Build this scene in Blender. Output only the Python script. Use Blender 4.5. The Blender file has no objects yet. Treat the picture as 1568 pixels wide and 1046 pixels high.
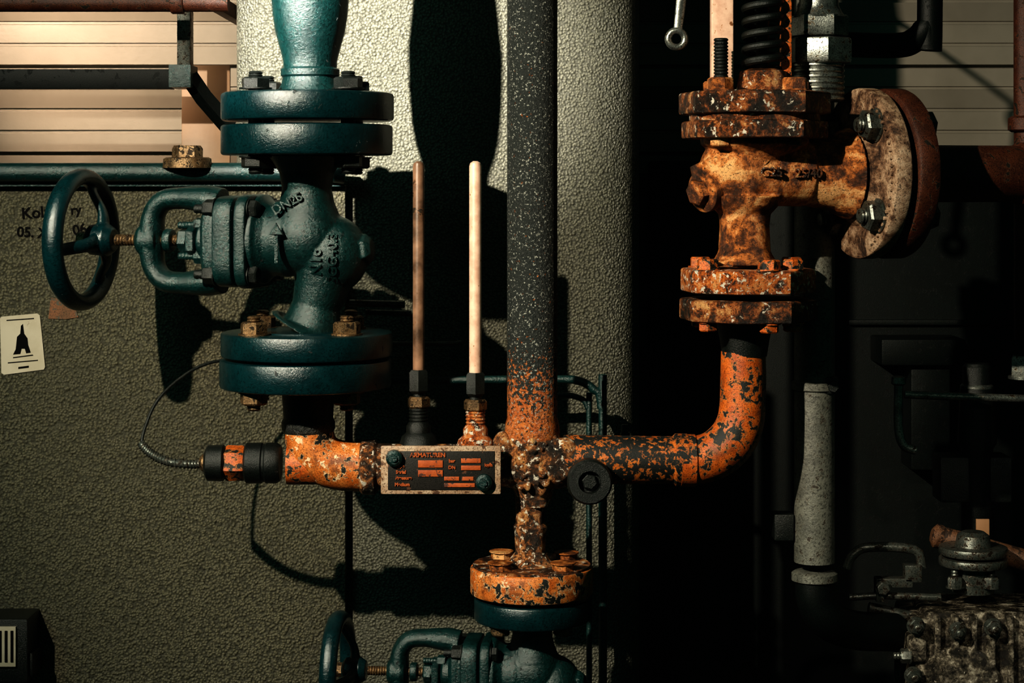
import bpy, bmesh, math, random
from mathutils import Vector, Matrix
random.seed(4)
K=1/2000.0; DP=3000.0; ZC=1.5
def P(px,py,w=0):
    k=(1+w/DP)*K
    return Vector(((px-784)*k, w*K, ZC+(280-py)*k))
def V(du,dv,dw=0): return Vector((du*K,dw*K,-dv*K))
UP=Vector((0,0,1)); DN=Vector((0,0,-1)); XR=Vector((1,0,0)); XL=Vector((-1,0,0)); FR=Vector((0,-1,0))

# ------------------------------------------------------------------ materials
def newmat(name):
    m=bpy.data.materials.new(name); m.use_nodes=True
    nt=m.node_tree; b=nt.nodes['Principled BSDF']
    return m,nt,b
class N:
    def __init__(s,nt):
        s.nt=nt; s.co=nt.nodes.new('ShaderNodeTexCoord').outputs['Object']
    def noise(s,scale,detail=6,rough=.6,dist=0,vec=None):
        n=s.nt.nodes.new('ShaderNodeTexNoise'); n.inputs['Scale'].default_value=scale
        n.inputs['Detail'].default_value=detail; n.inputs['Roughness'].default_value=rough
        n.inputs['Distortion'].default_value=dist
        s.nt.links.new(vec or s.co,n.inputs['Vector']); return n.outputs['Fac']
    def mr(s,v,a,b,c=0,d=1):
        n=s.nt.nodes.new('ShaderNodeMapRange'); n.clamp=True
        s.nt.links.new(v,n.inputs[0])
        for i,x in zip((1,2,3,4),(a,b,c,d)): n.inputs[i].default_value=x
        return n.outputs[0]
    def math(s,op,a,b):
        n=s.nt.nodes.new('ShaderNodeMath'); n.operation=op
        for i,x in enumerate((a,b)):
            if hasattr(x,'links') : s.nt.links.new(x,n.inputs[i])
            else: n.inputs[i].default_value=x
        return n.outputs[0]
    def mix(s,f,a,b):
        n=s.nt.nodes.new('ShaderNodeMix'); n.data_type='RGBA'
        ins={i.identifier:i for i in n.inputs}
        for k_,x in (('Factor_Float',f),('A_Color',a),('B_Color',b)):
            if hasattr(x,'links'): s.nt.links.new(x,ins[k_])
            else: ins[k_].default_value=(*x,1) if isinstance(x,tuple) else x
        return [o for o in n.outputs if o.identifier=='Result_Color'][0]
    def z(s):
        n=s.nt.nodes.new('ShaderNodeSeparateXYZ'); s.nt.links.new(s.co,n.inputs[0]); return n.outputs[2]
    def bump(s,h,st,dist,b):
        n=s.nt.nodes.new('ShaderNodeBump'); n.inputs['Strength'].default_value=st; n.inputs['Distance'].default_value=dist
        s.nt.links.new(h,n.inputs['Height']); s.nt.links.new(n.outputs[0],b.inputs['Normal'])
    def ramp(s,v,stops):
        n=s.nt.nodes.new('ShaderNodeValToRGB'); s.nt.links.new(v,n.inputs[0]); e=n.color_ramp.elements
        while len(e)<len(stops): e.new(.5)
        for el,(p,c) in zip(e,stops): el.position=p; el.color=(*c,1)
        return n.outputs[0]
def paint(name,base,base2,chip,t,edge=None,ew=.03,scale=120,rough=.42,metal=0,bump=.5,bd=.0008,fine=1100,fs=.5,zg=None,spec=.5,dist=.4,speck=.35,light=None,lo=.60,white=0,wcol=(.72,.66,.56),vary=0,grime=0):
    m,nt,b=newmat(name); n=N(nt)
    v=n.noise(scale,8,.66,dist)
    if vary: v=n.math('ADD',v,n.mr(n.noise(38,3,.5),.35,.65,-vary,vary))
    if zg: v=n.math('ADD',v,n.mr(n.z(),*zg))
    m1=n.mr(v,t,t+.012); m2=n.mr(v,t+ew,t+ew+.015)
    bc=n.mix(n.mr(n.noise(scale*.45,5,.6),.4,.62),base,base2)
    if grime: bc=n.mix(n.mr(n.noise(75,7,.7,.5),.50,.62,0,grime),bc,(.07,.03,.015))
    if speck<1:
        sp=n.mr(n.noise(fine*.8,3,.7),.36,.5)
        bc=n.mix(sp,tuple(c*speck for c in base2),bc)
    if white:
        bc=n.mix(n.mr(n.noise(scale*.6,8,.7,.3),white,white+.012),bc,wcol)
    col=n.mix(m1,chip,n.mix(m2,edge or base,bc))
    if light:
        col=n.mix(n.mr(n.noise(560,2,.8),lo,lo+.03),col,light)  # pale flecks painted into the colour as glints on the rough coat
    nt.links.new(col,b.inputs['Base Color'])
    nt.links.new(n.mr(m1,0,1,.6,rough),b.inputs['Roughness'])
    b.inputs['Metallic'].default_value=metal
    b.inputs['Specular IOR Level'].default_value=spec
    h=n.math('ADD',n.math('MULTIPLY',m1,.7),n.math('MULTIPLY',n.noise(fine,4,.7),fs*1.6))
    n.bump(h,bump,bd,b); return m
def rust(name,stops,scale=70,fine=650,rough=.38,bump=.9,bd=.0011,white=0,pits=.42):
    m,nt,b=newmat(name); n=N(nt)
    big=n.noise(scale,5,.6,.6); f=n.noise(scale*5,8,.75)
    v=n.math('ADD',n.math('MULTIPLY',big,.62),n.math('MULTIPLY',f,.38))
    col=n.ramp(v,stops)
    pit=n.mr(n.noise(fine,3,.8),pits-.06,pits+.02); col=n.mix(pit,(.012,.006,.003),col)
    if white:
        wv=n.noise(scale*2.2,8,.7,.3); col=n.mix(n.mr(wv,white,white+.012),col,(.72,.66,.56))
    nt.links.new(col,b.inputs['Base Color']); b.inputs['Roughness'].default_value=rough
    b.inputs['Specular IOR Level'].default_value=.6
    h=n.math('ADD',n.math('MULTIPLY',f,1.2),n.noise(fine,5,.75))
    n.bump(h,bump,bd,b); return m
def zpy(py): return ZC+(280-py)*K
OR=(.64,.165,.024); OR2=(.44,.092,.013); CR=(.66,.44,.25); BK=(.010,.011,.010)
M={}
M['orange']=paint('orange_paint_chipped',OR,OR2,BK,.435,(.64,.34,.13),.010,180,spec=.6,vary=.06,grime=.55)
M['orange_black']=paint('orange_paint_heavy_chips',(.60,.18,.03),(.42,.10,.016),BK,.51,(.55,.27,.10),.010,230,vary=.05,grime=.5)
M['orange_cream']=paint('orange_cream_peel',(.66,.24,.06),(.50,.13,.022),BK,.425,CR,.02,160,white=.585,wcol=(.76,.56,.36),vary=.08,grime=.7)
M['peel']=rust('dark_rust_with_white_peel',[(.42,(.014,.010,.007)),(.49,(.08,.034,.014)),(.54,(.36,.13,.035)),(.61,(.62,.37,.16))],90,white=.572,fine=520)
M['peelplate']=rust('flange_white_orange_peel',[(.42,(.02,.012,.008)),(.465,(.24,.06,.014)),(.52,(.56,.15,.022)),(.62,(.65,.33,.13))],110,white=.555)
M['rustcast']=rust('rusty_cast_iron',[(.40,(.020,.008,.004)),(.465,(.14,.043,.012)),(.525,(.52,.175,.038)),(.60,(.82,.46,.20))],42,rough=.33)
M['rustdark']=rust('dark_rusty_cast_iron',[(.43,(.012,.007,.004)),(.49,(.06,.022,.008)),(.54,(.30,.085,.018)),(.63,(.60,.35,.15))],80,white=.60)
M['rustcream']=rust('rust_cream_flange',[(.41,(.035,.016,.009)),(.47,(.17,.085,.045)),(.54,(.42,.27,.17)),(.62,(.60,.43,.30))],50)
M['teal']=paint('dark_teal_enamel',(.003,.029,.034),(.002,.021,.025),(.001,.006,.007),.33,(.004,.034,.038),.006,160,rough=.22,bump=.7,fine=700,bd=.0006,spec=.8,speck=.6)
M['tealgrey']=paint('grey_teal_cast',(.006,.036,.035),(.004,.026,.025),(.001,.006,.006),.34,(.008,.040,.038),.006,160,rough=.27,bump=1,fine=600,bd=.0008,spec=.8,speck=.5)
M['blackpipe']=paint('black_speckled_pipe',(.010,.013,.011),(.007,.009,.008),(.12,.08,.05),.30,(.1,.05,.02),.01,420,rough=.3,bump=1,fine=520,fs=1,bd=.001,spec=.7,dist=0,light=(.12,.12,.10),lo=.62)
M['centerpipe']=paint('pipe_black_to_orange',(.56,.19,.045),(.42,.11,.022),(.009,.013,.011),.60,(.3,.09,.02),.012,330,rough=.3,bump=1,fine=480,fs=1.1,bd=.0011,spec=.7,zg=(zpy(670),zpy(500),.24,-.05),dist=0,light=(.36,.36,.32),lo=.605)
M['greypipe']=paint('grey_galvanised_pipe',(.155,.155,.132),(.10,.10,.086),(.04,.032,.024),.38,(.19,.175,.14),.02,170,rough=.38,bump=.9,fine=600,speck=.5)
M['steel']=paint('bright_worn_steel',(.36,.37,.34),(.18,.19,.18),(.05,.035,.02),.38,(.45,.42,.35),.02,200,rough=.28,metal=.8,bump=.3)
M['dsteel']=paint('dull_dark_steel',(.14,.145,.13),(.07,.08,.07),(.02,.015,.01),.42,(.18,.16,.13),.02,200,rough=.28,metal=.6,bump=.3)
M['brass']=paint('dull_brass_bolt',(.24,.15,.075),(.12,.075,.04),(.03,.02,.012),.44,(.36,.25,.14),.02,200,rough=.35,metal=.6,bump=.5)
M['black']=paint('black_rubberised',(.009,.012,.011),(.013,.016,.014),(.005,.005,.005),.3,None,.01,150,rough=.3,bump=.7)
M['cream']=paint('cream_pink_tube',(.80,.55,.42),(.62,.38,.28),(.2,.08,.03),.34,(.5,.25,.12),.02,200,rough=.4,bump=.2,speck=1)
M['brownrod']=paint('brown_dirty_tube',(.07,.04,.025),(.34,.2,.13),(.03,.02,.012),.38,(.2,.1,.05),.02,60,rough=.35,bump=.2,speck=1)
M['brownpipe']=paint('brown_red_pipe',(.10,.030,.014),(.055,.017,.009),(.015,.01,.006),.4,(.15,.05,.02),.02,120,rough=.45,bump=.6)
M['rustrod']=paint('rust_brown_rod',(.17,.085,.045),(.10,.048,.024),(.03,.015,.008),.44,(.22,.12,.07),.02,120,rough=.42,bump=.7)
M['dark']=paint('dark_green_steel',(.0025,.0055,.0045),(.002,.004,.0033),(.001,.002,.0015),.4,None,.01,100,rough=.5,bump=.3,spec=.3)
M['motor']=rust('grimy_silver_paint',[(.42,(.010,.008,.006)),(.49,(.05,.042,.03)),(.55,(.17,.145,.11)),(.63,(.46,.42,.34))],100,rough=.22,white=.65)
M['plate']=paint('nameplate_cream',(.50,.38,.28),(.36,.23,.15),(.10,.05,.03),.40,(.4,.24,.13),.02,150,rough=.4,bump=.3,vary=.05)
M['platedark']=paint('nameplate_dark',(.022,.019,.016),(.016,.014,.012),(.12,.05,.025),.36,None,.02,150,rough=.5,bump=.3)
M['cell']=paint('nameplate_orange',(.48,.12,.03),(.34,.075,.02),(.08,.03,.02),.40,None,.02,200,rough=.5,bump=.3,speck=1)
M['paper']=paint('sticker_paper',(.50,.45,.36),(.43,.38,.29),(.3,.25,.18),.33,None,.02,80,rough=.7,bump=.1,speck=1)
M['ink']=paint('black_ink',(.004,.004,.004),(.006,.005,.005),(.01,.01,.01),.3,None,.01,80,rough=.8,bump=.1,speck=1,spec=.1)
M['tape']=paint('brown_tape_residue',(.20,.085,.035),(.12,.06,.025),(.08,.07,.05),.42,None,.02,150,rough=.6,bump=.4)
M['siding']=paint('cream_metal_siding',(.24,.215,.18),(.19,.17,.14),(.12,.08,.05),.27,(.18,.13,.09),.05,14,rough=.33,bump=.15,fine=200,dist=1,speck=1)
M['tan']=paint('tan_sheet',(.34,.20,.11),(.27,.15,.08),(.1,.05,.02),.3,None,.05,30,rough=.45,bump=.15,fine=200,speck=1)
def wallmat(name,a,b2,rough,sc=460):
    m,nt,b=newmat(name); n=N(nt)
    vo=nt.nodes.new('ShaderNodeTexVoronoi'); vo.feature='SMOOTH_F1'; vo.inputs['Scale'].default_value=sc
    vo.inputs['Smoothness'].default_value=.3
    nt.links.new(n.co,vo.inputs['Vector'])
    g=n.noise(9,6,.6,.5); f=n.noise(sc*1.3,4,.7)
    pk=n.mr(vo.outputs['Distance'],.22,.66); col=n.mix(pk,tuple(c*1.5 for c in a),tuple(c*.50 for c in a)); col=n.mix(n.mr(g,.4,.65,0,.4),col,b2)  # bump crowns lightened and pits darkened in colour, imitating sparkle and relief shade
    st=n.mr(n.noise(60,8,.7),.29,.34); col=n.mix(st,(.02,.016,.01),col)
    nt.links.new(col,b.inputs['Base Color'])
    b.inputs['Roughness'].default_value=rough; b.inputs['Specular IOR Level'].default_value=1
    h=n.math('ADD',n.math('MULTIPLY',vo.outputs['Distance'],-1.3),n.math('MULTIPLY',f,1.1))
    n.bump(h,1,.0016,b); return m
M['wall']=wallmat('olive_orange_peel_coating',(.122,.113,.074),(.088,.082,.055),.28)
M['wall2']=wallmat('olive_orange_peel_tank',(.140,.137,.104),(.105,.103,.080),.27)
M['concrete']=paint('concrete_floor',(.12,.12,.1),(.08,.08,.07),(.05,.05,.04),.35,None,.02,6,rough=.8,bump=.3,fine=200)

# ------------------------------------------------------------------ builders
class B:
    def __init__(s): s.bm=bmesh.new()
    def ring(s,c,u,v,ru,rv,seg,sq=None,ph=0):
        out=[]
        for i in range(seg):
            a=2*math.pi*i/seg+ph; ca,sa=math.cos(a),math.sin(a)
            f=1
            if sq: f=(abs(ca)**sq+abs(sa)**sq)**(-1/sq)
            out.append(s.bm.verts.new(c+u*(ca*f*ru)+v*(sa*f*rv)))
        return out
    def bridge(s,a,b):
        n=len(a)
        for i in range(n): s.bm.faces.new((a[i],a[(i+1)%n],b[(i+1)%n],b[i]))
    def lathe(s,p0,ax,prof,seg=48,sq=None,ph=0,sc=1,cap=True):
        ax=ax.normalized(); k=K*sc
        ref=XR if abs(ax.z)>.9 else UP
        u=(ref-ax*ref.dot(ax)).normalized(); v=ax.cross(u)
        prev=None; first=None
        for t,r in prof:
            R=s.ring(p0+ax*(t*k),u,v,max(r,.05)*k,max(r,.05)*k,seg,sq,ph)
            if prev: s.bridge(prev,R)
            else: first=R
            prev=R
        if cap:
            s.bm.faces.new(list(reversed(first))); s.bm.faces.new(prev)
        return s
    def disc(s,p0,ax,t0,t1,r,ch=3,seg=64,**kw):
        return s.lathe(p0,ax,[(t0,r-ch),(t0+ch*.35,r-ch*.3),(t0+ch,r),(t1-ch,r),(t1-ch*.35,r-ch*.3),(t1,r-ch)],seg,**kw)
    def nut(s,p0,ax,t0,h,r,ph=.3,sc=1,washer=True,stud=0,studr=None):
        ax=ax.normalized()
        if washer: s.lathe(p0,ax,[(t0,r*1.12),(t0+h*.12,r*1.12)],28,sc=sc)
        s.lathe(p0,ax,[(t0+h*.1,r),(t0+h*.85,r),(t0+h,r*.86)],6,ph=ph,sc=sc)
        if stud: 
            rr=studr or r*.5
            pr=[];n_=max(2,int(stud/5))
            for i in range(n_+1):
                t=t0+h*.9+stud*i/n_; pr+= [(t,rr),(t+stud/n_*.5,rr*.86)]
            pr.append((t0+h*.9+stud+3,rr*.6))
            s.lathe(p0,ax,pr,20,sc=sc)
        return s
    def thread(s,p0,ax,t0,t1,r,pitch=6,depth=.9,sc=1):
        pr=[];n_=max(2,int((t1-t0)/pitch))
        for i in range(n_): 
            a=t0+(t1-t0)*i/n_; b=(t1-t0)/n_
            pr+=[(a,r*depth),(a+b*.35,r),(a+b*.65,r),(a+b*.98,r*depth)]
        return s.lathe(p0,ax,pr,28,sc=sc)
    def tube(s,pts,rad,seg=20,sub=6,closed=False,flat=1,k=K,flatax=None,sq=None):
        pts=[Vector(p) for p in pts]; n=len(pts)
        if not hasattr(rad,'__len__'): rad=[rad]*n
        Q=[];R=[]
        if sub>1 and n>2:
            rng=n if closed else n-1
            for i in range(rng):
                p1,p2=pts[i],pts[(i+1)%n]
                p0=pts[(i-1)%n] if (closed or i>0) else p1*2-p2
                p3=pts[(i+2)%n] if (closed or i+2<n) else p2*2-p1
                for j in range(sub):
                    t=j/sub
                    q=.5*((2*p1)+(p2-p0)*t+(2*p0-5*p1+4*p2-p3)*t*t+(3*p1-p0-3*p2+p3)*t**3)
                    Q.append(q); R.append(rad[i]*(1-t)+rad[(i+1)%n]*t)
            if not closed: Q.append(pts[-1]);R.append(rad[-1])
        else: Q=pts;R=list(rad)
        m=len(Q); rings=[]; u=None
        for i in range(m):
            if closed: T=Q[(i+1)%m]-Q[(i-1)%m]
            else: T=Q[min(i+1,m-1)]-Q[max(i-1,0)]
            T.normalize()
            if flatax is not None: u=flatax-T*flatax.dot(T)
            elif u is None:
                ref=UP if abs(T.z)<.9 else XR
                u=ref-T*ref.dot(T)
            else: u=u-T*u.dot(T)
            u.normalize(); v=T.cross(u)
            rings.append(s.ring(Q[i],u,v,R[i]*k*flat,R[i]*k,seg,sq))
        for i in range(m-1): s.bridge(rings[i],rings[i+1])
        if closed: s.bridge(rings[-1],rings[0])
        else:
            s.bm.faces.new(list(reversed(rings[0]))); s.bm.faces.new(rings[-1])
        return s
    def sphere(s,c,r,sc=(1,1,1)):
        mt=Matrix.Translation(c)@Matrix.Diagonal((*[r*K*x for x in sc],1))
        bmesh.ops.create_uvsphere(s.bm,u_segments=32,v_segments=20,radius=1,matrix=mt); return s
    def box(s,c,size,rot=None,bev=0):
        mt=Matrix.Translation(c)@((rot or Matrix.Identity(3)).to_4x4())@Matrix.Diagonal((size[0],size[1],size[2],1))
        g=bmesh.ops.create_cube(s.bm,size=1,matrix=mt)
        if bev:
            es=list({e for v in g['verts'] for e in v.link_edges})
            bmesh.ops.bevel(s.bm,geom=es,offset=bev,segments=2,affect='EDGES',profile=.6)
        return s
    def pbox(s,x0,y0,x1,y1,w0,w1,bev=1.5):
        wm=w0
        a=P(x0,y0,wm); b=P(x1,y1,wm)
        c=(a+b)/2; c.y=(w0+w1)/2*K
        return s.box(c,(abs(b.x-a.x),(w1-w0)*K,abs(a.z-b.z)),bev=bev*K)
class G:
    def __init__(s,name): s.name=name; s.parts=[]
    def add(s,b,part,mat,ang=35,remesh=0,smooth=0,rough=0):
        bm=b.bm
        bmesh.ops.recalc_face_normals(bm,faces=bm.faces)
        me=bpy.data.meshes.new(part); bm.to_mesh(me); bm.free()
        for p in me.polygons: p.use_smooth=True
        if not remesh: me.set_sharp_from_angle(angle=math.radians(ang))
        me.materials.append(M[mat] if isinstance(mat,str) else mat)
        o=bpy.data.objects.new(part,me); bpy.context.scene.collection.objects.link(o)
        if remesh:
            r=o.modifiers.new('fuse','REMESH'); r.mode='VOXEL'; r.voxel_size=remesh*K; r.use_smooth_shade=True
            if smooth:
                q=o.modifiers.new('fillet','SMOOTH'); q.iterations=smooth; q.factor=.6
        s.parts.append(o); return o
    def raw(s,o): s.parts.append(o); return o
    def done(s):
        lo=Vector((1e9,)*3); hi=-lo
        for o in s.parts:
            for v in o.data.vertices:
                for i in range(3): lo[i]=min(lo[i],v.co[i]); hi[i]=max(hi[i],v.co[i])
        c=(lo+hi)/2
        e=bpy.data.objects.new(s.name,None); e.empty_display_size=.02; e.location=c
        bpy.context.scene.collection.objects.link(e)
        for o in s.parts: o.parent=e; o.location=-c
        return e
def text(g,part,s,px,py,w,size,mat,rot=0,proj=None,ext=2,yaw=0,off=.3):
    cu=bpy.data.curves.new(part,'FONT'); cu.body=s; cu.size=size*K; cu.extrude=ext*K; cu.align_x='CENTER'; cu.align_y='CENTER'
    cu.offset=off*K
    o=bpy.data.objects.new('tmp',cu); bpy.context.scene.collection.objects.link(o)
    dg=bpy.context.evaluated_depsgraph_get(); me=bpy.data.meshes.new_from_object(o.evaluated_get(dg))
    bpy.data.objects.remove(o)
    R=Matrix.Rotation(yaw,4,'Z')@Matrix.Rotation(math.pi/2,4,'X')@Matrix.Rotation(rot,4,'Z')
    c=P(px,py,w)
    me.transform(Matrix.Translation(c)@R)
    if proj:
        for v in me.vertices: v.co.y+=proj(v.co)-c.y
    me.materials.clear(); me.materials.append(M[mat]); me.name=part
    ob=bpy.data.objects.new(part,me); bpy.context.scene.collection.objects.link(ob); g.raw(ob)
def sphproj(c,r):
    def f(co):
        d2=(co.x-c.x)**2+(co.z-c.z)**2; R=r*K
        return c.y-math.sqrt(max(R*R-d2,1e-9))
    return f

# ------------------------------------------------------------------ room shell
g=G('floor'); b=B(); b.box(Vector((0,-.5,-.05)),(7,6,.1)); g.add(b,'slab','concrete'); g.done()
g=G('wall_back'); b=B(); W0=1000*K
prof=[]; z=0; pitch=.0222; i=0
while z<3.0:
    big=(i%4==0)
    dd=.009 if big else .0022
    prof+=[(z,W0),(z+pitch*.82,W0-(.006 if i%4==3 else 0)),(z+pitch*.86,W0+dd),(z+pitch*.97,W0+dd)]
    z+=pitch; i+=1
vs=[[b.bm.verts.new((x,y,zz)) for zz,y in prof] for x in (-3,3)]
for i in range(len(prof)-1): b.bm.faces.new((vs[0][i],vs[1][i],vs[1][i+1],vs[0][i+1]))
vb=[[b.bm.verts.new((x,W0+.06,zz)) for zz in (0,3.0)] for x in (-3,3)]
b.bm.faces.new((vb[0][0],vb[0][1],vb[1][1],vb[1][0]))
g.add(b,'siding','siding',ang=20); g.done()

g=G('boiler_tank'); b=B()
xl=P(352,0,380).x; xr=P(984,0,380).x; y0=380*K; y1=940*K; cr=.045
def rr(x0,x1,ya,yb,r,z,n=10):
    o=[]
    for cx,cy,a0 in ((x1-r,yb-r,0),(x0+r,yb-r,90),(x0+r,ya+r,180),(x1-r,ya+r,270)):
        for i in range(n+1):
            a=math.radians(a0+90*i/n); o.append(b.bm.verts.new((cx+r*math.cos(a),cy+r*math.sin(a),z)))
    return o
A=rr(xl,xr,y0,y1,cr,.0); C=rr(xl,xr,y0,y1,cr,2.6); b.bridge(A,C); b.bm.faces.new(A); b.bm.faces.new(C)
g.add(b,'shell','wall2'); g.done()

g=G('boiler_casing_panel'); b=B()
px0=-1.3; xr_=P(529,0,355).x; top=P(0,283,355).z
b.box(Vector(((px0+xr_)/2,.184,top/2)),(xr_-px0,.012,top),bev=.002)
g.add(b,'sheet','wall')
g.done()
g=G('casing_rail'); b=B()
b.tube([P(-500,264,330),P(200,264,330),P(470,264,330),P(528,268,335)],16,sub=3)
b.pbox(-400,276,526,286,338,372)
g.add(b,'rail','tealgrey'); b=B()
b.nut(P(287,252,325),UP,-4,36,26,ph=.1); b.lathe(P(287,252,325),UP,[(-6,42),(10,40),(12,36)],36)
g.add(b,'rail_bolt','brass'); g.done()
g=G('warning_sticker')
def quad(pts,w,th=1.2):
    bb=B(); f=[bb.bm.verts.new(P(x,y,w-th)) for x,y in pts]; k=[bb.bm.verts.new(P(x,y,w)) for x,y in pts]
    n=len(pts)
    bb.bm.faces.new(f); bb.bm.faces.new(list(reversed(k)))
    for i in range(n): bb.bm.faces.new((f[i],k[i],k[(i+1)%n],f[(i+1)%n]))
    return bb
g.add(quad([(0,488),(2,485),(57,480),(61,483),(69,562),(67,566),(6,574),(2,571)],356.3,2.4),'paper','paper')
g.add(quad([(25,526),(26,516),(31,511),(32,499),(35,496),(37,511),(42,518),(43,528),(47,540),(40,541),(38,534),(33,534),(31,542),(20,543),(24,535)],354,.6),'pictogram','ink')
for i,p in enumerate(([(20,547),(50,543),(51,544.5),(20,548.5)],[(12,555),(58,551),(58,552.5),(12,556.5)],[(10,490),(52,487),(52,488.5),(10,491.5)],[(28,562),(44,560),(44,563),(28,565)])):
    g.add(quad(p,354,.6),'text_line_%d'%i,'ink')
g.done()
g=G('tape_residue'); g.add(quad([(74,488),(78,456),(96,458),(116,474),(120,486),(100,489)],356.3,2),'tape','tape'); g.done()
g=G('marker_writing')
for nm,t,x,y,s,r in (('line_1','Kolut',60,326,27,.08),('line_2','05. X.',52,357,24,-.05),('line_3','06',122,352,24,.2),('line_4','ry',116,322,22,.1)):
    text(g,nm,t,x,y,355.7,s,'ink',rot=r,ext=.6,off=.6)
g.done()
g=G('junction_box'); b=B(); b.pbox(-60,948,42,1046,270,357,4); b.pbox(-60,1000,50,1036,280,350,4); g.add(b,'housing','black')
b=B(); b.pbox(-30,960,24,1021,264,272,1); g.add(b,'label','paper')
b=B()
for i in range(5): b.pbox(-20+i*9,966,-16+i*9,1014,262.5,265,.2)
g.add(b,'barcode','ink'); g.done()

# ------------------------------------------------------------------ upper-left framework
g=G('support_bracket'); b=B()
b.pbox(271,-300,291,104,620,660); g.add(b,'hanger','dsteel')
b=B(); b.pbox(258,99,292,134,560,640); g.add(b,'tube_end','tealgrey')
b=B(); b.pbox(-600,106,262,136,600,640); b.tube([P(290,118,600),P(312,150,600),P(352,196,600)],17,sub=1,seg=4); g.add(b,'cross_bar','dark')
g.done()
g=G('sheet_metal_strut'); b=B(); b.pbox(278,100,352,2674,760,770); g.add(b,'plate','tan'); g.done()
g=G('overhead_pipe'); b=B(); b.tube([P(-700,4,500),P(350,4,500)],17,sub=1); b.lathe(P(262,4,500),XR,[(0,19),(3,21),(20,21),(23,19)],32)
b.pbox(-420,-10,-400,14,500,1000,1); b.pbox(318,-10,334,14,500,1000,1)
g.add(b,'pipe','brownpipe'); g.done()

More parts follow.
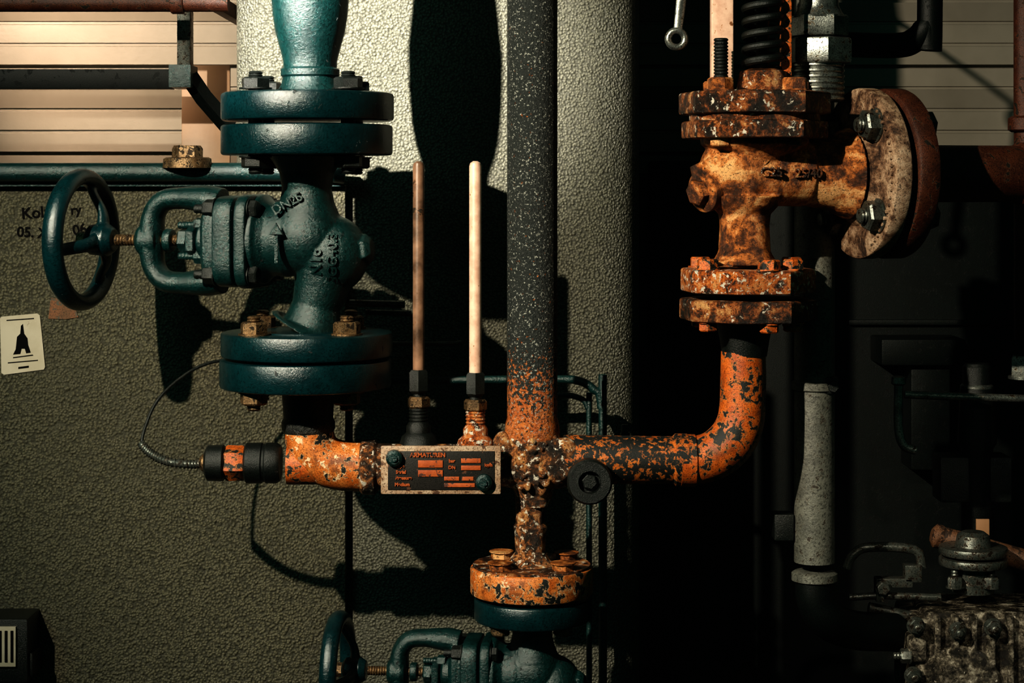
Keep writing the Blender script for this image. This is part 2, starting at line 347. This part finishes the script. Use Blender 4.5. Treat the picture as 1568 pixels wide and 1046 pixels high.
# ------------------------------------------------------------------ stop valve
def build_valve(name,ox,oy,s,a,ftop,fbot,ftr,body='tealgrey',label=True,nutm='black'):
    g=G(name)
    O=P(ox,oy,0)
    n=Vector((-math.cos(a),math.sin(a),0)); side=Vector((math.sin(a),math.cos(a),0))
    L=lambda x,y,w=0: O+V(x*s,y*s,w*s)
    k=K*s
    b=B()
    b.lathe(L(0,0),DN,[(-132,60),(-122,52),(-105,42),(-80,38),(-60,42),(-35,52),(-10,54),(10,46)],40,sc=s)
    b.sphere(L(38,20),57*s,(1,.95,1.06)); b.sphere(L(0,-8),60*s,(1,.95,1))
    b.tube([L(32,25),L(22,70),L(14,98),L(8,128),L(2,140)],[50*s,42*s,37*s,46*s,66*s],28,sub=4)
    b.lathe(O+V(10*s,-3*s),n,[(0,50),(40,58),(62,56),(72,62),(78,69),(90,69)],48,sc=s)
    b.tube([L(-38,-60),L(-44,-20),L(-38,20)],[10*s,17*s,10*s],12,sub=4)
    b.lathe(L(38,20),Vector((.95,-.2,.15)),[(40,26),(58,24),(66,16)],6,sc=s)
    g.add(b,'body_casting',body,remesh=1.6*s,smooth=5)
    Q=O+V(10*s,0)
    for i,(t0,t1,r) in enumerate(((84,104,72),(108,140,70),(143,160,60))):
        b=B(); b.disc(Q,n,t0,t1,r,5,64,sq=5,sc=s); g.add(b,'bonnet_plate_%d'%i,body)
    b=B()
    for sy in (-1,1):
        for ss in (-1,1):
            c=Q+side*(ss*50*k)+UP*(sy*50*k)
            b.nut(c,n,138,20,15,ph=.2,sc=s,stud=14); b.nut(c,-n,-84,14,14,sc=s)
    g.add(b,'bonnet_bolts',nutm)
    b=B()
    pts=[]
    for t,v in ((150,60),(175,64),(215,66),(247,62),(264,42),(268,14),(268,-14),(264,-42),(247,-62),(215,-66),(175,-64),(150,-60)):
        pts.append(Q+n*(t*k)+UP*(v*k))
    b.tube(pts,[22*s]*2+[17*s]*3+[19*s]*2+[17*s]*3+[22*s]*2,20,sub=4,flatax=side,flat=1.35)
    b.lathe(Q,n,[(255,24),(262,28),(282,27),(290,20)],32,sc=s)
    b.lathe(Q,n,[(140,60),(158,60),(166,50)],48,sq=4,sc=s)
    g.add(b,'yoke',body,remesh=1.4*s,smooth=4)
    b=B(); b.lathe(Q,n,[(150,30),(180,30),(184,26),(186,17),(215,17),(218,14)],32,sc=s)
    b.disc(Q,n,188,202,30,3,6,sc=s); b.nut(Q,n,204,16,20,sc=s,washer=False)
    for sy in (-1,1): b.nut(Q+UP*(sy*24*k)-side*(8*k),n,176,16,12,sc=s,stud=26,studr=6)
    b.disc(Q,n,232,246,18,3,24,sc=s)
    g.add(b,'gland',body)
    b=B(); b.thread(Q,n,150,330,9,5,.82,sc=s); g.add(b,'stem','brass')
    Wc=Q+n*(388*k)
    b=B()
    pts=[Wc+(UP*math.cos(q)+side*math.sin(q))*(99*k) for q in [2*math.pi*i/40 for i in range(40)]]
    b.tube(pts,13.5*s,16,sub=2,closed=True,flatax=n,flat=1.25)
    for q in (0.35,.35+2*math.pi/3,.35+4*math.pi/3):
        d=UP*math.cos(q)+side*math.sin(q)
        b.tube([Wc-n*(34*k)+d*(10*k),Wc-n*(28*k)+d*(45*k),Wc-n*(6*k)+d*(78*k),Wc+d*(97*k)],[15*s,11*s,10*s,13*s],14,sub=4,flatax=n,flat=.7)
    b.lathe(Wc,-n,[(8,14),(16,24),(44,26),(56,18)],28,sc=s)
    g.add(b,'handwheel','teal',remesh=1.5*s,smooth=3)
    b=B(); b.nut(Wc,n,-12,18,14,sc=s); g.add(b,'wheel_nut','brass')
    for nm,(f0,f1,r),mt in (('upper_flange',ftop,'teal'),('lower_flange',fbot,'teal')):
        b=B(); b.disc(P(ox,0),DN,f0,f1,r,4,72); b.lathe(P(ox,0),DN,[(f0-2,r*.62),(f1+2,r*.62)],48)
        g.add(b,nm,mt)
    if label:
        f1=sphproj(L(38,20),57); f2=sphproj(L(0,-8),58.5)
        pj=lambda co:min(f1(co),f2(co))
        text(g,'cast_text_pressure','PN16',ox+13,oy+38,-60,24,body,rot=math.pi/2,proj=pj,ext=1.6,off=.6)
        text(g,'cast_text_grade','GGG40.3',ox+38,oy+28,-60,21,body,rot=math.pi/2,proj=pj,ext=1.6,off=.6)
        text(g,'cast_text_size','DN25',ox-30,oy-58,-42,20,body,rot=.5,ext=4)
        b=B(); b.lathe(L(-40,-18,-60),FR,[(0,13),(5,11)],3,sc=s) ; b.box(L(-40,6,-58),(5*k,8*k,50*k)); g.add(b,'flow_arrow',body)
    return g
a1=math.radians(14.5)
g=build_valve('stop_valve',470,370,1,a1,(192,238,131),(508,545,131),1)
def flange_bolts(g,ox,tops,bots,R,r,mat,ph=.7,n=4,name='flange_bolts',h=18,w=0,stud=8):
    b=B()
    for i in range(n):
        q=ph+2*math.pi*i/n; c=P(ox,0,0)+Vector((math.cos(q),math.sin(q),0))*R*K; c.y+=w*K
        b.nut(c,UP,-tops,h,r,ph=q,stud=stud); b.nut(c,DN,bots,h,r,ph=q+.4,stud=stud)
        b.lathe(c,DN,[(tops,r*.5),(bots,r*.5)],16)
    g.add(b,name,mat)
flange_bolts(g,470,140,240,98,22,'black',ph=.78,name='upper_bolts')
flange_bolts(g,465,508,592,98,21,'brass',ph=.82,name='lower_bolts',h=20)
g.done()
g=G('reducer_pipe'); b=B()
b.lathe(P(475,0),DN,[(-2000,52),(-200,52),(-90,62),(-30,61),(0,59),(25,57),(50,53),(75,46),(95,41),(104,41),(107,45),(116,45),(119,42),(130,44),(142,52)],56)
g.add(b,'reducer','tealgrey')
b=B(); b.disc(P(471,0),DN,143,186,132,5,72); g.add(b,'flange','teal'); g.done()

g=G('elbow_pipe'); b=B(); b.disc(P(468,0),DN,549,592,131,4,72); g.add(b,'flange','teal')
b=B(); b.lathe(P(472,0),DN,[(588,44),(604,40),(640,38),(646,41),(656,41),(662,38)],48); g.add(b,'weld_neck','blackpipe')
b=B(); b.tube([P(473,650),P(474,668),P(482,690),P(500,706),P(525,713),P(560,715)],38,32,sub=6)
g.add(b,'elbow','orange_cream')
b=B(); b.lathe(P(552,715),XR,[(0,38),(4,42),(22,42),(27,36),(60,35),(210,35)],40); g.add(b,'run_pipe','peel')
b=B(); b.tube([P(440,712),P(500,712)],30,sub=1); g.add(b,'sensor_boss','orange'); g.done()

g=G('temperature_sensor'); b=B(); c=P(430,709,-4)
b.lathe(c,XL,[(0,27),(6,31),(22,31),(24,29),(27,29),(29,31),(52,31),(55,27)],32); b.lathe(c,XL,[(84,24),(88,28),(112,27),(116,20)],12,ph=.2)
g.add(b,'body','black')
b=B(); b.lathe(c,XL,[(53,24),(57,27),(82,27),(86,24)],6,ph=.2); g.add(b,'hex_ring','orange')
b=B(); b.lathe(c,XL,[(114,14),(120,13),(124,8)],20); g.add(b,'cable_nut','brass')
b=B()
sp=[P(318,709,0),P(290,711,5),P(255,706,20),P(232,695,35),P(216,680,50)]
b.tube(sp,6,12,sub=6)
def cat(pts,sub):
    Q=[];n=len(pts)
    for i in range(n-1):
        p1,p2=pts[i],pts[i+1]; p0=pts[i-1] if i else p1*2-p2; p3=pts[i+2] if i+2<n else p2*2-p1
        for j in range(sub):
            t=j/sub; Q.append(.5*((2*p1)+(p2-p0)*t+(2*p0-5*p1+4*p2-p3)*t*t+(3*p1-p0-3*p2+p3)*t**3))
    Q.append(pts[-1]); return Q
path=cat(sp,60); h=[]
for i,q in enumerate(path):
    T=(path[min(i+1,len(path)-1)]-path[max(0,i-1)]).normalized(); u=Vector((0,1,0)); v=T.cross(u).normalized()
    an=i*2*math.pi/10; h.append(q+(u*math.cos(an)+v*math.sin(an))*6*K)
b.tube(h,1.6,6,sub=1); g.add(b,'spring_sleeve','dsteel')
b=B(); b.tube([P(216,682,50),P(222,655,60),P(240,615,80),P(275,580,110),P(320,556,140),P(400,540,180),P(520,470,220)],2.6,10,sub=8); g.add(b,'capillary','black'); g.done()

def rod(name,px,py0,mat,w,rr,nutm,basem):
    g=G(name); c=P(px,0,w); 
    b=B(); b.lathe(c,DN,[(py0,rr*.4),(py0+3,rr*.85),(py0+8,rr),(572,rr)],28); g.add(b,'tube',mat)
    b=B(); b.lathe(c,DN,[(568,13),(572,16),(600,16),(604,12)],6,ph=.5); b.lathe(c,DN,[(600,9),(612,9)],20); g.add(b,'compression_nut','black')
    b=B(); b.lathe(c,DN,[(609,15),(612,18),(624,18),(627,15)],6,ph=.2); g.add(b,'brass_nut',nutm)
    b=B(); b.thread(c,DN,626,652,15,5,.88); b.lathe(c,DN,[(648,15),(654,19),(664,19),(670,26),(684,30)],28); g.add(b,'threaded_stub',basem); g.done()
rod('gauge_tube',641,248,'brownrod',10,9,'brass','black')
rod('gauge_tube',728,246,'cream',-12,9.5,'brass','peelplate')

g=G('riser_pipe'); b=B(); b.lathe(P(815,0),DN,[(-2000,38.5),(640,38.5),(648,41),(668,43),(676,40)],56); g.add(b,'pipe','centerpipe'); g.done()

g=G('pipe_cross'); b=B()
b.lathe(P(817,0),DN,[(662,41),(700,42),(735,38),(752,30),(775,25)],40)
b.lathe(P(765,708),XR,[(0,36),(20,39),(90,40),(110,36)],40)
b.sphere(P(826,750,-22),12); b.sphere(P(770,690,-10),30,(.6,1,1)); b.sphere(P(861,722,-26),15); b.sphere(P(865,690,-20),20)
for q in range(40):
    an=random.uniform(-1.2,1.2); yy=random.uniform(664,742)
    b.sphere(P(817,yy,0)+Vector((math.sin(an),-math.cos(an),0))*41*K,random.uniform(3,7))
g.add(b,'cross_body','peel',remesh=1.5,smooth=5)
b=B(); b.lathe(P(900,727),FR,[(0,26),(44,28),(48,33),(74,34),(78,31),(78,17),(66,16),(66,1)],40); b.nut(P(900,727),FR,64,10,12,washer=False)
g.add(b,'plugged_port','black'); g.done()
g=G('return_pipe'); b=B()
b.lathe(P(862,704),XR,[(0,38),(150,36),(168,36),(172,40),(190,40),(195,36)],40); g.add(b,'run','orange_black')
b=B(); b.tube([P(1050,705),P(1075,703),P(1100,693),P(1122,672),P(1134,645),P(1137,615),P(1138,580),P(1138,538)],[37,37,37,37,36,35,35,34],36,sub=5); b.lathe(P(1040,705),XR,[(0,37),(2,40),(24,40),(27,37)],40)
g.add(b,'elbow','orange')
b=B(); b.lathe(P(1140,0),DN,[(486,48),(500,42),(520,38),(545,34)],40); g.add(b,'neck','black')
b=B(); b.disc(P(1145,0),DN,457,490,106,4,8,ph=.25); g.add(b,'flange','rustdark'); g.done()

g=G('drop_pipe'); b=B()
b.lathe(P(812,0),DN,[(755,24),(770,23),(800,22),(806,26),(820,24),(845,23),(856,32),(866,44)],40); g.add(b,'stub','peel')
b=B(); b.disc(P(814,0),DN,866,908,94,4,64); g.add(b,'flange','orange_cream')
b=B(); b.lathe(P(814,0),DN,[(863,90),(867,90)],64); g.add(b,'flange_face','rustdark')
b=B()
for q in (.6,2.35,3.9,5.5): b.nut(P(814,0)+Vector((math.cos(q),math.sin(q),0))*66*K,DN,852,14,17)
g.add(b,'bolt_heads','rustcast'); g.done()
g=build_valve('stop_valve',815,1034,.8,math.radians(6.5),(914,948,89),(1146,1175,89),1,label=False)
b=B()
for q in (.6,2.35,3.9,5.5): b.nut(P(814,0)+Vector((math.cos(q),math.sin(q),0))*66*K,DN,948,14,15)
g.add(b,'flange_nuts','brass')
g.done()
g=G('drain_pipe'); b=B(); b.disc(P(815,0),DN,1177,1206,89,4,64); b.lathe(P(815,0),DN,[(1206,36),(1220,30),(3270,30)],40); g.add(b,'pipe','blackpipe'); g.done()

# ------------------------------------------------------------------ name plate
g=G('name_plate'); wp=-62
b=B(); b.pbox(583,683,767,757,wp,wp+8,2.5); g.add(b,'plate','plate')
b=B(); b.pbox(594,691,757,750,wp-1.5,wp+1,.4); g.add(b,'field','platedark')
b=B()
for x0,y0,x1,y1 in ((640,705,678,716),(640,720,678,730),(706,702,736,709),(706,713,736,720),(680,730,703,736),(680,740,727,746),(707,730,725,736)):
    b.pbox(x0,y0,x1,y1,wp-3,wp,.4)
g.add(b,'cells','cell')
for i,(t,x,y,s) in enumerate((('ARMATUREN',655,697,9),('Type',612,714,7),('Serial',614,723,7),('Pressure',618,732,7),('Medium',616,742,7),('bar',692,706,7),('DN',692,716,7),('kg/h',748,712,7))):
    text(g,'text_%d'%i,t,x,y,wp-2.5,s,'cell',ext=.7)
b=B()
for x,y in ((604,701),(741,738)):
    b.lathe(P(x,y,wp),FR,[(-26,7),(0,7),(0,12),(3,13),(9,12),(12,8)],28); b.lathe(P(x,y,wp),FR,[(11,6),(15,5)],6)
g.add(b,'rivets','tealgrey')
b=B(); b.pbox(590,700,620,730,wp+8,-30,1); b.pbox(726,715,756,742,wp+8,-30,1); g.add(b,'standoffs','black'); g.done()

# ------------------------------------------------------------------ safety valve
g=G('safety_valve')
n2=Vector((math.cos(.29),math.sin(.29),0)); s2=Vector((-math.sin(.29),math.cos(.29),0))
b=B()
b.lathe(P(1140,0),DN,[(405,56),(396,46),(385,40),(345,38),(328,40),(315,52),(300,60)],40)
b.sphere(P(1132,262),62,(1.0,.95,.95)); b.tube([P(1100,262),P(1160,262,4),P(1230,265,25)],[50,54,52],32,sub=4)
b.lathe(P(1225,266,25),n2,[(-30,50),(10,50),(50,58),(80,72)],40)
b.lathe(P(1155,0,4),DN,[(205,84),(222,82),(235,66),(255,50)],40)
b.tube([P(1120,300),P(1095,275,-10),P(1080,245,-10)],[30,34,26],20,sub=4)
g.add(b,'body_casting','rustcast',remesh=1.8,smooth=5)
b=B(); pl=(XL*.75+FR*.55+DN*.15).normalized(); b.lathe(P(1092,290,-12),pl,[(0,30),(14,32),(22,32),(26,26)],36); b.nut(P(1092,290,-12),pl,24,16,20,washer=False); g.add(b,'side_plug','rustcast')
text(g,'cast_text_grade','GG25',1174,264,-51,19,'rustdark',proj=lambda co:P(0,0,-51).y,ext=2.5)
text(g,'cast_text_size','25/40',1238,266,-30,19,'rustdark',proj=lambda co:P(0,0,-37).y+(co.x-P(1215,0).x)*.32,ext=3)
b=B(); b.lathe(P(1172,236,-46),FR,[(-8,17),(4,16),(6,11)],4); b.lathe(P(1172,236,-46),FR,[(4,8),(9,6)],4); g.add(b,'cast_diamond','rustcast')
b=B(); b.disc(P(1145,0),DN,411,447,104,4,8,ph=.25); g.add(b,'inlet_flange','peelplate')
b=B(); b.disc(P(1155,0),DN,142,176,116,4,8,ph=.2); b.lathe(P(1155,0),DN,[(172,100),(190,100)],32); b.disc(P(1155,0),DN,186,213,112,4,8,ph=.2); g.add(b,'bonnet_flange','rustdark')
b=B()
for q in (.45,1.7,2.6,3.75,5.0,5.6):
    c=P(1145,0)+Vector((math.cos(q),math.sin(q),0))*80*K
    b.nut(c,UP,-411,16,17,ph=q); b.nut(c,DN,490,14,15,ph=q)
g.add(b,'inlet_bolts','orange')
b=B()
for q,st in ((.5,0),(2.3,20),(3.9,70),(5.45,0)):
    c=P(1155,0)+Vector((math.cos(q),math.sin(q),0))*80*K
    b.nut(c,UP,-142,20,20,ph=q); b.nut(c,DN,213,12,16,ph=q)
g.add(b,'bonnet_nuts','rustcast')
b=B(); c=P(1104,0,-45); b.thread(c,DN,58,128,11,5,.84)
g.add(b,'stud','black')
b=B(); c=P(1168,0); b.lathe(c,DN,[(106,22),(110,36),(140,42),(146,42)],28); b.disc(c,DN,112,142,34,3,6); g.add(b,'spring_seat','rustdark')
b=B(); h=[]
for i in range(0,24*22):
    an=i*2*math.pi/24; h.append(c+V(0,108-i*21/24.,0)+Vector((math.cos(an),math.sin(an),0))*27*K)
b.tube(h,6.3,10,sub=1); g.add(b,'spring','black')
b=B(); b.lathe(c,DN,[(-380,10),(110,10)],20); g.add(b,'spindle','black')
b=B(); b.box(P(1105,-120,10),(34*K,26*K,520*K),bev=3*K); g.add(b,'yoke_column_left','cream')
b=B(); b.box(P(1203,-120,10),(16*K,26*K,520*K),bev=3*K); b.box(P(1155,-372,10),(130*K,60*K,26*K),bev=3*K); g.add(b,'yoke_column_right','orange')
F=P(1322,266,55)
b=B(); b.disc(F,n2,-12,16,133,4,72); b.lathe(F,n2,[(-22,72),(-10,84)],48); g.add(b,'outlet_flange','rustcream')
b=B(); b.lathe(F,n2,[(16,100),(26,100)],48); g.add(b,'gasket','black')
b=B(); 
for i in range(4):
    q=.72+i*math.pi/2; cc=F+(s2*math.cos(q)+UP*math.sin(q))*98*K
    b.nut(cc,-n2,12,22,24,ph=.3,stud=10); b.nut(cc,n2,66,18,22)
    b.lathe(cc,n2,[(-12,11),(70,11)],16)
g.add(b,'outlet_bolts','dsteel')
b=B()
for i in range(22):
    q=-1.1+i*.1; cc=F+(-s2*math.cos(q)+UP*math.sin(q))*120*K
    b.lathe(cc,-n2,[(10,4),(16,3)],8)
g.add(b,'cast_marks','rustcream')
g.done()
g=G('outlet_pipe'); b=B(); b.disc(F,n2,28,64,133,5,72); b.lathe(F,n2,[(60,84),(80,70),(100,50),(120,47)],40); g.add(b,'flange','brownpipe')
b=B(); b.tube([F+n2*110*K,F+n2*200*K,F+n2*900*K],45,32,sub=1); b.lathe(F+n2*270*K,n2,[(0,46),(4,50),(14,50),(18,46)],40); g.add(b,'pipe','brownpipe'); g.done()

g=G('galvanised_pipe'); b=B(); w=95
b.tube([P(1247,-1500,150),P(1247,330,150),P(1247,440,105),P(1247,480,w),P(1247,860,w)],32,32,sub=1)
for y in (590,882): b.lathe(P(1247,y,w),DN,[(-8,31),(-5,36),(6,36),(9,31)],36)
g.add(b,'pipe','greypipe')
b=B(); b.tube([P(1247,880,w),P(1250,920,w),P(1270,950,w+10),P(1310,965,w+60),P(1370,968,w+110)],31,28,sub=6); g.add(b,'elbow','dark')
b=B(); b.pbox(1262,578,1284,604,w-30,w+20,3); b.nut(P(1275,592,w-30),FR,0,10,9); b.pbox(1186,788,1216,828,w-10,w+30,2); g.add(b,'clamp','black')
b=B(); c=P(1254,0,70)
b.lathe(c,DN,[(-1500,30),(-20,30),(10,31),(20,36),(28,42)],36); b.disc(c,DN,24,58,46,4,6,ph=.15); b.disc(c,DN,60,101,52,5,6,ph=.4)
g.add(b,'union_nuts','steel')
b=B(); b.thread(c,DN,98,160,40,8,.93); g.add(b,'union_thread','steel'); g.done()

g=G('ring_spanner'); b=B(); wz=40
c=P(1036,60,wz)
pts=[c+V(math.cos(q)*13,math.sin(q)*13) for q in [2*math.pi*i/20 for i in range(20)]]
b.tube(pts,5.5,12,sub=2,closed=True,flatax=Vector((0,1,0)),flat=1)
b.tube([P(1038,46,wz),P(1042,10,wz),P(1048,-40,wz),P(1060,-160,wz)],[7,8,8,8],14,sub=4,flatax=Vector((0,1,0)),flat=.5)
c=P(1062,-176,wz); pts=[c+V(math.cos(q)*15,math.sin(q)*15) for q in [2*math.pi*i/20 for i in range(20)]]
b.tube(pts,5.5,12,sub=2,closed=True)
g.add(b,'spanner','steel'); b=B(); b.tube([P(1062,-188,wz-8),P(1062,-190,wz+60),P(1062,-190,990)],4,10,sub=1); g.add(b,'hook','black'); g.done()

# ------------------------------------------------------------------ background pipes
g=G('thin_conduit'); b=B(); w=250
b.tube([P(540,583,w),P(700,582,w),P(850,581,w),P(885,583,w),P(908,596,w),P(921,625,w),P(923,800,w),P(923,3050,w)],7,14,sub=6)
b.tube([P(850,606,w+60),P(880,607,w+60),P(900,625,w+60),P(902,700,w+60),P(902,1700,w+60)],5,12,sub=6)
b.lathe(P(957,650,300),DN,[(0,6),(14,6),(14,8),(40,8)],16)
g.add(b,'conduit','tealgrey')
b=B(); b.tube([P(535,464,200),P(620,466,200)],6,12,sub=1); b.tube([P(560,478,220),P(630,480,220)],5,12,sub=1); b.tube([P(560,526,260),P(690,526,260),P(712,518,260),P(722,490,260)],4,12,sub=4)
g.add(b,'stub_lines','dsteel'); g.done()
g=G('loop_pipe'); b=B(); b.tube([P(1280,68,260),P(1370,70,260),P(1400,62,260),P(1418,40,260),P(1424,0,260),P(1424,-900,260)],21,24,sub=6); g.add(b,'pipe','dark'); g.done()
g=G('side_riser_pipe'); b=B(); b.tube([P(1574,180,420),P(1574,520,420)],24,24,sub=1); b.tube([P(1570,-900,420),P(1570,190,420)],20,24,sub=1); b.lathe(P(1572,178,420),DN,[(0,26),(4,32),(24,32),(28,26)],32); g.add(b,'pipe','brownpipe')
b=B(); b.tube([P(1590,515,440),P(1596,2900,440)],20,24,sub=1); g.add(b,'lower_pipe','dark'); g.done()
g=G('dark_backdrop_cabinet'); b=B(); b.pbox(1000,246,1900,2560,820,960,6); g.add(b,'body','dark'); b=B(); b.pbox(1300,490,1900,498,808,822,2); b.pbox(1350,520,1480,560,700,820,4); b.pbox(1395,560,1455,720,720,820,4); g.add(b,'trim','dark'); g.done()  # dark machine outline enlarged with an added near-black body to deepen the right
g=G('small_bore_line'); b=B(); w=380
b.tube([P(1385,604,w),P(1480,608,w),P(1700,614,w)],7,12,sub=2)
b.tube([P(1402,690,w),P(1384,682,w),P(1376,655,w),P(1376,590,w)],8,14,sub=5); b.lathe(P(1376,590,w),UP,[(0,9),(3,13),(14,12),(16,7)],20)
g.add(b,'line','steel')
b=B(); b.nut(P(1568,580,w),UP,0,40,24,washer=True); g.add(b,'nut','steel'); g.done()
g=G('solenoid_valve'); b=B(); c=P(1496,0,450)
b.lathe(c,DN,[(640,20),(646,25),(678,25),(684,30),(700,30),(780,34),(790,28),(3040,20)],32); b.pbox(1440,700,1550,770,430,500,5); g.add(b,'body','black')
b=B(); b.lathe(c,DN,[(676,26),(679,29),(684,29),(687,26)],32); g.add(b,'ring','steel')
b=B(); b.pbox(1495,795,1515,830,405,410,.5); g.add(b,'tag','tan'); g.done()
g=G('discharge_pipe'); b=B(); b.tube([P(1432,820,300),P(1500,838,290),P(1640,878,270)],18,24,sub=2); b.lathe(P(1432,820,300),V(68,18).normalized(),[(-6,12),(0,20),(10,20),(14,18)],24); g.add(b,'pipe','rustrod')
g.done()
g=G('pump_motor'); b=B()
b.pbox(1400,950,1640,1200,150,330,14); b.pbox(1418,938,1640,960,165,320,8)
b.lathe(P(1470,1050,150),FR,[(-10,66),(6,66),(14,60),(20,40)],48)
for i in range(6): b.pbox(1432+i*28,944,1442+i*28,1150,138,170,4)
b.pbox(1392,975,1420,1015,140,200,6)
g.add(b,'housing','motor',remesh=1.8,smooth=4)
b=B()
for x,y in ((1402,958),(1398,1034),(1466,966),(1520,960)): b.nut(P(x,y,135),FR,0,12,13,stud=8)
b.nut(P(1394,1004,150),XL,0,16,12,stud=10)
b.disc(P(1490,0,230),DN,900,914,56,3,40,); b.disc(P(1490,0,230),DN,918,932,56,3,40); b.lathe(P(1490,0,230),DN,[(930,34),(975,34)],28)
b.nut(P(1462,900,200),UP,0,18,13,stud=10); b.nut(P(1518,900,200),UP,0,18,13,stud=10); b.lathe(P(1490,0,230),DN,[(876,18),(882,26),(900,30)],28)
g.add(b,'flange_and_bolts','dsteel')
b=B(); b.tube([P(1296,870,210),P(1306,850,210),P(1330,838,210),P(1400,842,210),P(1412,870,210)],8,12,sub=4)
b.pbox(1342,886,1398,900,190,215,2); b.pbox(1342,886,1354,922,190,215,2); b.pbox(1386,866,1412,892,190,215,2); b.nut(P(1352,900,188),FR,0,10,11); b.tube([P(1300,915,200),P(1350,912,200),P(1440,915,200)],6,12,sub=2); b.tube([P(1330,930,220),P(1400,945,220)],9,12,sub=1)
g.add(b,'bracket','dsteel')
b=B(); b.box(Vector((P(1530,0,240).x,P(0,0,240).y,.5)),(.06,.06,1.0)); b.box(Vector((P(1530,0,240).x,P(0,0,240).y,1.0)),(.12,.08,.02)); g.add(b,'pedestal','dark'); g.done()

# ------------------------------------------------------------------ camera + lights
cam=bpy.data.cameras.new('camera'); co=bpy.data.objects.new('camera',cam); bpy.context.scene.collection.objects.link(co)
co.location=(0,-DP*K,ZC); co.rotation_euler=(math.pi/2,0,0); cam.sensor_width=36; cam.lens=36*DP/1568; cam.shift_y=-243/1568
cam.clip_start=.01
bpy.context.scene.camera=co
def light(name,typ,loc,target,energy,color,**kw):
    l=bpy.data.lights.new(name,typ); l.energy=energy; l.color=color
    for k_,v_ in kw.items(): setattr(l,k_,v_)
    o=bpy.data.objects.new(name,l); bpy.context.scene.collection.objects.link(o); o.location=loc
    o.rotation_euler=(Vector(target)-Vector(loc)).to_track_quat('-Z','Y').to_euler(); return o
KL=(-.82,-1.2,ZC+.65)
light('key_lamp','SPOT',KL,P(700,325,100),145,(1,.90,.72),spot_size=math.radians(46),spot_blend=1,shadow_soft_size=.012)
light('added_tank_hotspot','SPOT',KL,P(565,40,380),640,(1,.96,.88),spot_size=math.radians(14),spot_blend=1,shadow_soft_size=.012)  # second spot at the key position, added to brighten the tank top
light('siding_lamp','SPOT',(-.60,.14,ZC+.30),P(175,90,1000),20,(1,.76,.56),spot_size=math.radians(52),spot_blend=1,shadow_soft_size=.012)
light('added_pump_fill','SPOT',(.25,-.9,ZC+.25),P(1510,960,200),10,(1,.88,.72),spot_size=math.radians(22),spot_blend=1,shadow_soft_size=.02)  # added spot with no real source, lifting the dim pump corner
light('fill_lamp','AREA',(-1.2,-1.3,ZC+.9),(-.1,0,ZC-.1),3.2,(.35,1,.95),size=.6)
w=bpy.data.worlds.new('world'); bpy.context.scene.world=w; w.use_nodes=True
w.node_tree.nodes['Background'].inputs[0].default_value=(.010,.034,.025,1); w.node_tree.nodes['Background'].inputs[1].default_value=1
vs=bpy.context.scene.view_settings
vs.view_transform='Standard'
for lk in ('High Contrast','Standard - High Contrast','Medium High Contrast'):
    try: vs.look=lk; print('LOOK',lk); break
    except Exception as e: print(e)
